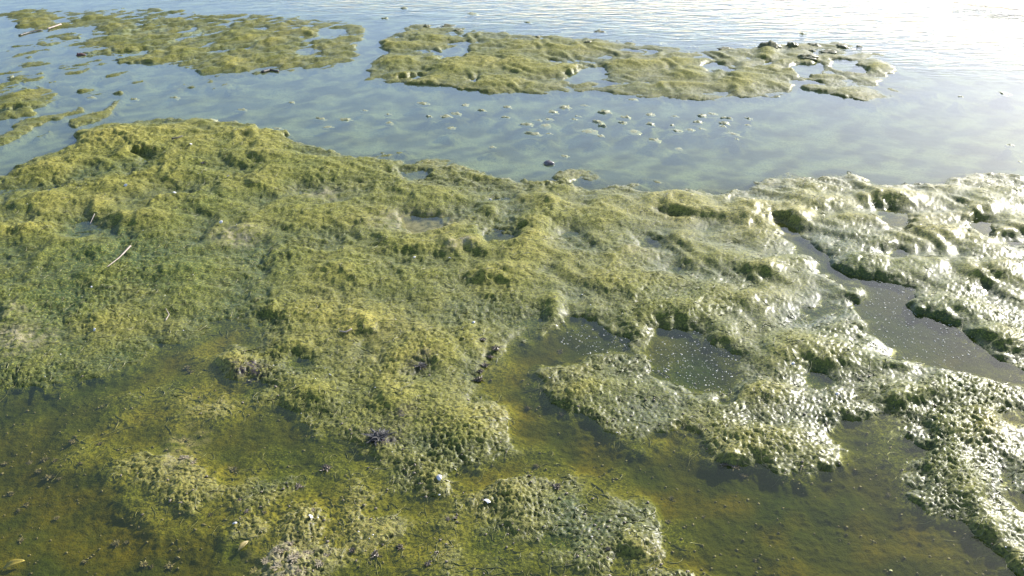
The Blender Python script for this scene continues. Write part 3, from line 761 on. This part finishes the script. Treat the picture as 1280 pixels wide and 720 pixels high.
TSPEC = {(290,583):'brown weed tuft with dark underside alone at lower left', (408,585):'pale brown weed tuft alone on clear yellow flat', (374,608):'low brown weed tuft below and left of the pale one', (143,669):'weed tuft with dark shadow near the lower left corner',
 (210,697):'wide dark weed tuft at the bottom edge left of the pale weed', (90,550):'rounded grey brown weed tuft topmost at lower left', (945,690):'single dark pebble shaped tuft on the flat at lower right', (598,475):'widest weed tuft at the left shore of the inner pool',
 (470,693):'knotted weed tuft at the bottom edge right of the pale weed', (918,583):'middle tuft of a weed ridge under the bank edge', (695,610):'pale weed tuft on the near patch beside its brown hollow'}
for i, (u, v, ww) in enumerate(TUFTS):
    if not ww: continue
    s = unit(u, v); x, y = ground(u, v)
    lab = TSPEC.get((u, v)); grp = 'larger brown weed tufts'
    if not lab:
        if u < 330: lab, grp = 'small brown weed tuft strewn on the flat at lower left', 'brown weed tufts at lower left'
        elif u < 600 and v > 600: lab, grp = 'small brown weed tuft on the flat at bottom centre', 'brown weed tufts at bottom centre'
        elif v < 530: lab, grp = 'small brown weed tuft along the shore of the inner pool', 'brown weed tufts by the inner pool'
        else: lab, grp = 'small brown weed tuft on the flat at lower right', 'brown weed tufts at lower right'
    c_ = put(TM[i % 5], 'weed_tuft', (x, y, hz(x, y) + .001), (ww * s * 1.05,) * 2 + (ww * s * random.uniform(.7, 1.0),), random.uniform(0, 6.3), lab, 'seaweed', grp)
    if (u, v) not in TSPEC: alike(c_, grp.replace('brown', 'small brown'), u, v)
PALE = [(335,702,20),(352,690,22),(368,704,24),(384,694,18),(398,708,18),(348,712,22),(375,716,22),(408,697,12),(228,546,20),(236,553,18),(232,574,18),(240,580,14),(224,562,10),(392,640,9),(318,712,16),(362,682,14)]
for i, (u, v, ww) in enumerate(PALE):
    s = unit(u, v); x, y = ground(u, v)
    lab, grp = (('pale pinkish weed tuft in the patch at the bottom edge', 'pale weed at the bottom edge') if v > 620 else ('pale weed tuft on the small green mound at lower left', 'pale weed on the green mound'))
    c_ = put(TP[i % 3], 'pale_weed', (x, y, hz(x, y) - .001), (ww * s,) * 2 + (ww * s * .4,), random.uniform(0, 6.3), lab, 'seaweed', grp)
    alike(c_, grp.replace('pale weed', 'pale weed tufts'), u, v)
label_alike()
PM = [tuft_mesh('purple_weed', 60 + i, M_PURPLE, 90, .8) for i in range(2)]
for i, (u, v, ww, lab) in enumerate([(473, 546, 36, 'largest dark purple weed clump on the near slope of the bank'), 
    (316, 468, 24, 'dark purple weed clump on the side of the small mound'), (526, 457, 18, 'purple weed clump in a hollow of the mound at centre'), (255, 205, 9, 'small dark weed knot with a white chip on the upper bank')]):
    s = unit(u, v); x, y = ground(u, v, .015)
    z = hz(x, y)
    put(PM[i % 2], 'purple_weed', (x, y, z - .002), (ww * s, ww * s, ww * s * .38), i * 1.3, lab, 'seaweed', 'dark purple weed clumps')

# ------------------------------------------------------------------ stone, shells, sticks, leaves
V, F = ICO3
r = 1 + .22 * perlin(V[:, 0] * 1.3 + 5, V[:, 1] * 1.3 + V[:, 2], 77) + .08 * perlin(V[:, 0] * 4, V[:, 1] * 4 + V[:, 2] * 3, 78)
me = raw_mesh('stone', V * r[:, None] * .5, F, M_STONE)
x, y = ground(686, 205); s = unit(686, 205)
put(me, 'stone', (x, y, 0.002), (14 * s, 9 * s, 7.5 * s), -.25, 'dark oval stone alone in the channel near the bank', 'stone')

def shell_mesh(name, seed, mat=None):
    """one valve of a cockle: ribbed dome narrowing to the hinge"""
    nr, na = 8, 25
    V, F = [], []
    for i in range(nr):
        t = i / (nr - 1)
        for j in range(na):
            a = (j / (na - 1) - .5) * 2.3
            R = t * (1 + .06 * math.cos(j * PI))
            px, py = math.sin(a) * R * .62, math.cos(a) * R * .9 - .45
            dome = .34 * (math.sin(PI * min(t * .93 + .07, 1)) ** .7) * math.cos(a * .62)
            V.append((px, py, dome + .012 * math.cos(j * PI) * t))
    for i in range(nr - 1):
        for j in range(na - 1):
            a = i * na + j
            F.append([a, a + na, a + na + 1, a + 1])
    me = raw_mesh(name, V, F, mat or M_SHELL)
    return me
SH = [shell_mesh('shell', i) for i in range(2)]
SHELLS = [(609,626,11,'white shell on dark algae beside the near patch'),(549,599,9,'white shell upright on the small bump at bottom centre'),(158,237,5,'white shell chip on the upper left bank above the long twig'),
 (239,186,5,'white chip on the dark weed knot of the upper bank'),(219,247,5,'white shell chip in a dark hollow right of the upper chips'),(119,415,5,'white shell chip on dark weed at left'),(991,457,6,'white shell chip left of the round hollow at right'),
 (1047,491,6,'white shell lump at the pool edge below the round hollow'),(286,225,4,'white speck of shell on the upper bank by the dark slope'),(613,248,4,'white shell chip on the bank under the channel'),(518,324,5,'white shell chip under the dark ridge at centre'),
 (562,325,4,'white shell chip right of the one under the ridge'),(592,404,5,'pale shell chip on the bank left of the inner pool'),(293,651,6,'pale shell chip on the green mound at bottom left'),(388,646,8,'pale shell stub on the green bump above the pale weed'),
 (1117,698,5,'white shell chip on the flat at lower right'),(115,362,3,'tiny shell chip on the left slope'),(277,283,5,'long white chip on the bank right of the twig'),(1196,610,0,'')]
for i, (u, v, ww, lab) in enumerate(SHELLS):
    if not ww: continue
    s = unit(u, v); x, y = ground(u, v, .012)
    o = put(SH[i % 2], 'shell', (x, y, hz(x, y) + ww * s * .12), (ww * s * .9, ww * s * .9, ww * s * .9), i * 1.7, lab, 'shell', 'white shells on the algae')
    o.rotation_euler = (.5 * math.sin(i * 2.1), .4 * math.cos(i * 3.3), i * 1.7)

def stick_mesh(name, pts, r0, r1, mat, seed=0, sides=7, flat=.7):
    V, F = [], []
    rr = random.Random(seed)
    n = len(pts)
    for i, p in enumerate(pts):
        p = Vector(p)
        d = (Vector(pts[min(i + 1, n - 1)]) - Vector(pts[max(i - 1, 0)])).normalized()
        sd_ = d.cross(Vector((0, 0, 1))).normalized(); up = sd_.cross(d)
        w_ = (r0 + (r1 - r0) * i / (n - 1)) * (1 + rr.uniform(-.18, .18))
        for q in range(sides):
            a = q * 2 * PI / sides
            V.append(tuple(p + sd_ * math.cos(a) * w_ + up * math.sin(a) * w_ * flat))
    for i in range(n - 1):
        for q in range(sides):
            F.append([i * sides + q, i * sides + (q + 1) % sides, (i + 1) * sides + (q + 1) % sides, (i + 1) * sides + q])
    F.append(list(range(sides))[::-1]); F.append([(n - 1) * sides + q for q in range(sides)])
    return raw_mesh(name, V, F, mat)

def stick(name, path, r0, r1, mat, label, cat, lift=.004, water=False, group=None):
    """path in survey units; lies on the ground along it"""
    pu = np.array(path, float)
    t = np.linspace(0, len(pu) - 1, 4 * len(pu))
    uu = np.interp(t, range(len(pu)), pu[:, 0]); vv = np.interp(t, range(len(pu)), pu[:, 1])
    w3 = []
    for a, b in zip(uu, vv):
        x, y = ground(a, b, .01 if not water else 0)
        w3.append([x, y, max(hz(x, y), 0.0 if water else -1) + lift])
    z = np.array([p[2] for p in w3]); k = np.polyfit(t, z, 1); fit = np.polyval(k, t); fit += max(0, (z - fit).max() * .6)
    base = Vector(w3[0])
    pts = [Vector((p[0], p[1], f)) - base for p, f in zip(w3, fit)]
    me = stick_mesh(name, pts, r0, r1, mat, seed=int(path[0][0]))
    o = bpy.data.objects.new(name, me); o.location = base; COL.objects.link(o)
    return tag(o, label, cat, group)
stick('twig', [(136,345),(143,338),(151,330),(158,321),(164,313)], .0014, .0040, M_WOOD, 'curved bleached twig lying across the algae at left', 'twig')
stick('driftwood', [(59,36),(66,34),(76,31)], .007, .010, M_WOOD, 'short pale driftwood stick on the far left islet', 'stick')
stick('wet_stick', [(24,45),(37,41),(53,38)], .008, .006, M_DARKWOOD, 'dark wet stick in front of the pale driftwood at far left', 'stick', water=True)
stick('wet_stick', [(216,181),(223,180),(229,178)], .006, .004, M_DARKWOOD, 'short dark stick on the upper bank near the weed knot', 'stick')
stick('wet_stick', [(112,278),(119,271)], .0012, .0018, M_WOOD, 'thin brown stalk on the dark slope above the twig', 'stick')
stick('wet_stick', [(328,91),(338,88),(348,90)], .012, .008, M_DARKWOOD, 'dark rounded stick on the front edge of the left islet', 'stick', water=True)
stick('reed_stem', [(1192,4),(1215,6),(1240,9),(1265,12),(1310,17)], .003, .003, M_DARKWOOD, 'long thin dark reed floating in the bright water at top right', 'reed', water=True)
stick('weed_strand', [(208,390),(212,396),(207,402)], .0014, .002, M_WOOD, 'curled pale strand on the slope at left above the clear tongue', 'seaweed')
stick('weed_strand', [(425,418),(433,420),(440,417)], .003, .003, M_WOOD, 'short pale strand beside the dark hollow at centre left', 'seaweed')

def leaf_mesh(name, L, wd, curl, mat):
    V, F = [], []
    n = 9
    for i in range(n):
        t = i / (n - 1)
        ww = wd * math.sin(PI * min(max(t, .02), .98)) ** .8
        z = curl * math.sin(PI * t) * L
        for q, sgn in enumerate((-1, -.45, 0, .45, 1)):
            V.append((sgn * ww, t * L - L / 2, z + abs(sgn) * ww * .45))
    for i in range(n - 1):
        for q in range(4):
            a = i * 5 + q
            F.append([a, a + 1, a + 6, a + 5])
    me = raw_mesh(name, V, F, mat)
    return me
for (u, v, L, rz, lab) in ((304, 683, 16, -.5, 'curled yellow leaf on the algae at bottom left of centre'), (16, 701, 22, -1.1, 'greenish leaf on the flat at the lower left corner')):
    s = unit(u, v); x, y = ground(u, v)
    me = leaf_mesh('leaf', L * s * 1.2, L * s * .2, .12, M_LEAF)
    o = bpy.data.objects.new('leaf', me); o.location = (x, y, hz(x, y) + .006); o.rotation_euler = (.15, .2, rz); COL.objects.link(o)
    tag(o, lab, 'leaf')
    md_ = o.modifiers.new('thickness', 'SOLIDIFY'); md_.thickness = .0008

# red brown bit on the left islets
put(RMM[2], 'bark_chip', (*ground(101, 69), .006), (.055, .04, .03), .4, 'red brown chip of bark among the left islets', 'bark').data = clump_mesh('bark_chip', 91, lump_material('bark', (.13, .05, .035), (.08, .04, .03), (.05, .03, .025)))

# ------------------------------------------------------------------ uncountable small stuff: crumbs of algae, foam specks on the pools
def scatter(name, P, R, mat, flat, label, cat, yaw=True):
    V0, F0 = ICO1
    n = len(P)
    jit = 1 + .30 * RNG.standard_normal((n, len(V0), 1)).clip(-1.5, 1.5)
    W = V0[None] * jit * R[:, None, None]
    st = RNG.uniform(.7, 1.6, (n, 1)); a = RNG.uniform(0, 2 * PI, (n, 1))
    wx = W[:, :, 0] * st; wy = W[:, :, 1]
    W = np.stack([wx * np.cos(a) - wy * np.sin(a), wx * np.sin(a) + wy * np.cos(a), W[:, :, 2] * flat], -1)
    W += P[:, None, :]
    FF = (F0[None] + (np.arange(n) * len(V0))[:, None, None]).reshape(-1, 3)
    zero = np.zeros(n * len(V0))
    attrs = {k: zero for k in ATT} if mat in (M_ALGAE, M_BED) else None
    if attrs: attrs['yellow'] = np.repeat(RNG.uniform(0, .8, n), len(V0))
    o = mesh_from(name, W.reshape(-1, 3), FF, mat, attrs, True)
    return tag(o, label, cat, kind='stuff')

flatx = X.reshape(-1); flaty = Y.reshape(-1); flath = H.reshape(-1); flatu = UU.reshape(-1); flatv = VV.reshape(-1)
inpool = lambda u, v: (((u - 870) / 62) ** 2 + ((v - 462) / 48) ** 2 < 1) | (((u - 1150) / 80) ** 2 + ((v - 425) / 42) ** 2 < 1) | (((u - 1110) / 40) ** 2 + ((v - 375) / 28) ** 2 < 1) | (((u - 745) / 50) ** 2 + ((v - 425) / 22) ** 2 < .8)
cand = np.nonzero((flath < -.001) & inpool(flatu, flatv))[0]
pk = RNG.choice(cand, min(800, len(cand)), replace=False)
R = .0009 + .0022 * RNG.random(len(pk)) ** 2
scatter('foam_specks', np.stack([flatx[pk], flaty[pk], R * .1], -1), R, M_FOAM, .5, 'white foam specks floating on the brown pools at right', 'foam')
cand = np.nonzero((flath < .012) & (flatv > 470) & (flatv < 740) & (flatu < 1300) & (flatu > -60))[0]
pk = RNG.choice(cand, 700, replace=False)
R = RNG.uniform(.0015, .0042, len(pk))
scatter('bed_crumbs', np.stack([flatx[pk], flaty[pk], flath[pk] + R * .3], -1), R, M_TUFT, .8, 'brown crumbs of weed strewn over the near flat', 'seaweed')

# loose strands of algae lying over the mat and trailing at its edges
M_STRAND = lump_material('algae_strand', (.20, .19, .06), (.09, .11, .025), (.36, .31, .15), scale=12, rough=.5, coat=.3, bump=.0002)
cand = np.nonzero((flath > -.010) & (flatu > -100) & (flatu < 1380) & (flatv > 120) & (flatv < 760))[0]
NS, NP = 3600, 7
pk = RNG.choice(cand, NS, replace=False)
kx = np.zeros((NS, NP)); ky = np.zeros((NS, NP))
kx[:, 0] = flatx[pk]; ky[:, 0] = flaty[pk]
hd = RNG.uniform(0, 2 * PI, NS); turn = RNG.normal(0, .35, NS); step = RNG.uniform(.004, .011, NS)
for i in range(1, NP):
    hd = hd + turn + RNG.normal(0, .25, NS)
    kx[:, i] = kx[:, i - 1] + np.cos(hd) * step; ky[:, i] = ky[:, i - 1] + np.sin(hd) * step
kz = terrain(kx.reshape(-1), ky.reshape(-1), np.full(NS * NP, .005))[0].reshape(NS, NP)
kz = np.maximum(kz, kz.mean(axis=1, keepdims=True) - .003) + .0012
pts = np.stack([kx, ky, kz], -1)
tan = np.gradient(pts, axis=1); tan /= np.linalg.norm(tan, axis=2, keepdims=True) + 1e-9
sid = np.cross(tan, [0, 0, 1.0]); sid /= np.linalg.norm(sid, axis=2, keepdims=True) + 1e-9
upv = np.cross(sid, tan)
rad = RNG.uniform(.0005, .0013, (NS, 1, 1)) * np.array([.5, .9, 1, 1, 1, .8, .3])[None, :, None]
ring = [pts + sid * rad * math.cos(a) + upv * rad * math.sin(a) for a in (PI / 2, PI * 7 / 6, PI * 11 / 6)]
SV = np.stack(ring, 2).reshape(-1, 3)
b = (np.arange(NS)[:, None, None] * NP + np.arange(NP - 1)[None, :, None]) * 3
q = np.arange(3)[None, None, :]
SQ = np.stack([b + q, b + (q + 1) % 3, b + 3 + (q + 1) % 3, b + 3 + q], -1).reshape(-1, 4)
tag(mesh_from('algae_strands', SV, SQ, M_STRAND), 'loose thin strands of algae lying over the bank', 'algae', kind='stuff')
# pale grit of broken shell caught in the mat
cand = np.nonzero((flath > .002) & (flatu > -60) & (flatu < 1340) & (flatv > 170) & (flatv < 740))[0]
pk = RNG.choice(cand, 260, replace=False)
R = .0008 + .0016 * RNG.random(len(pk)) ** 2
scatter('shell_grit', np.stack([flatx[pk], flaty[pk], flath[pk] + R * .4], -1), R, M_SHELL, .5, 'tiny pale grains of broken shell caught in the algae', 'shell grit')
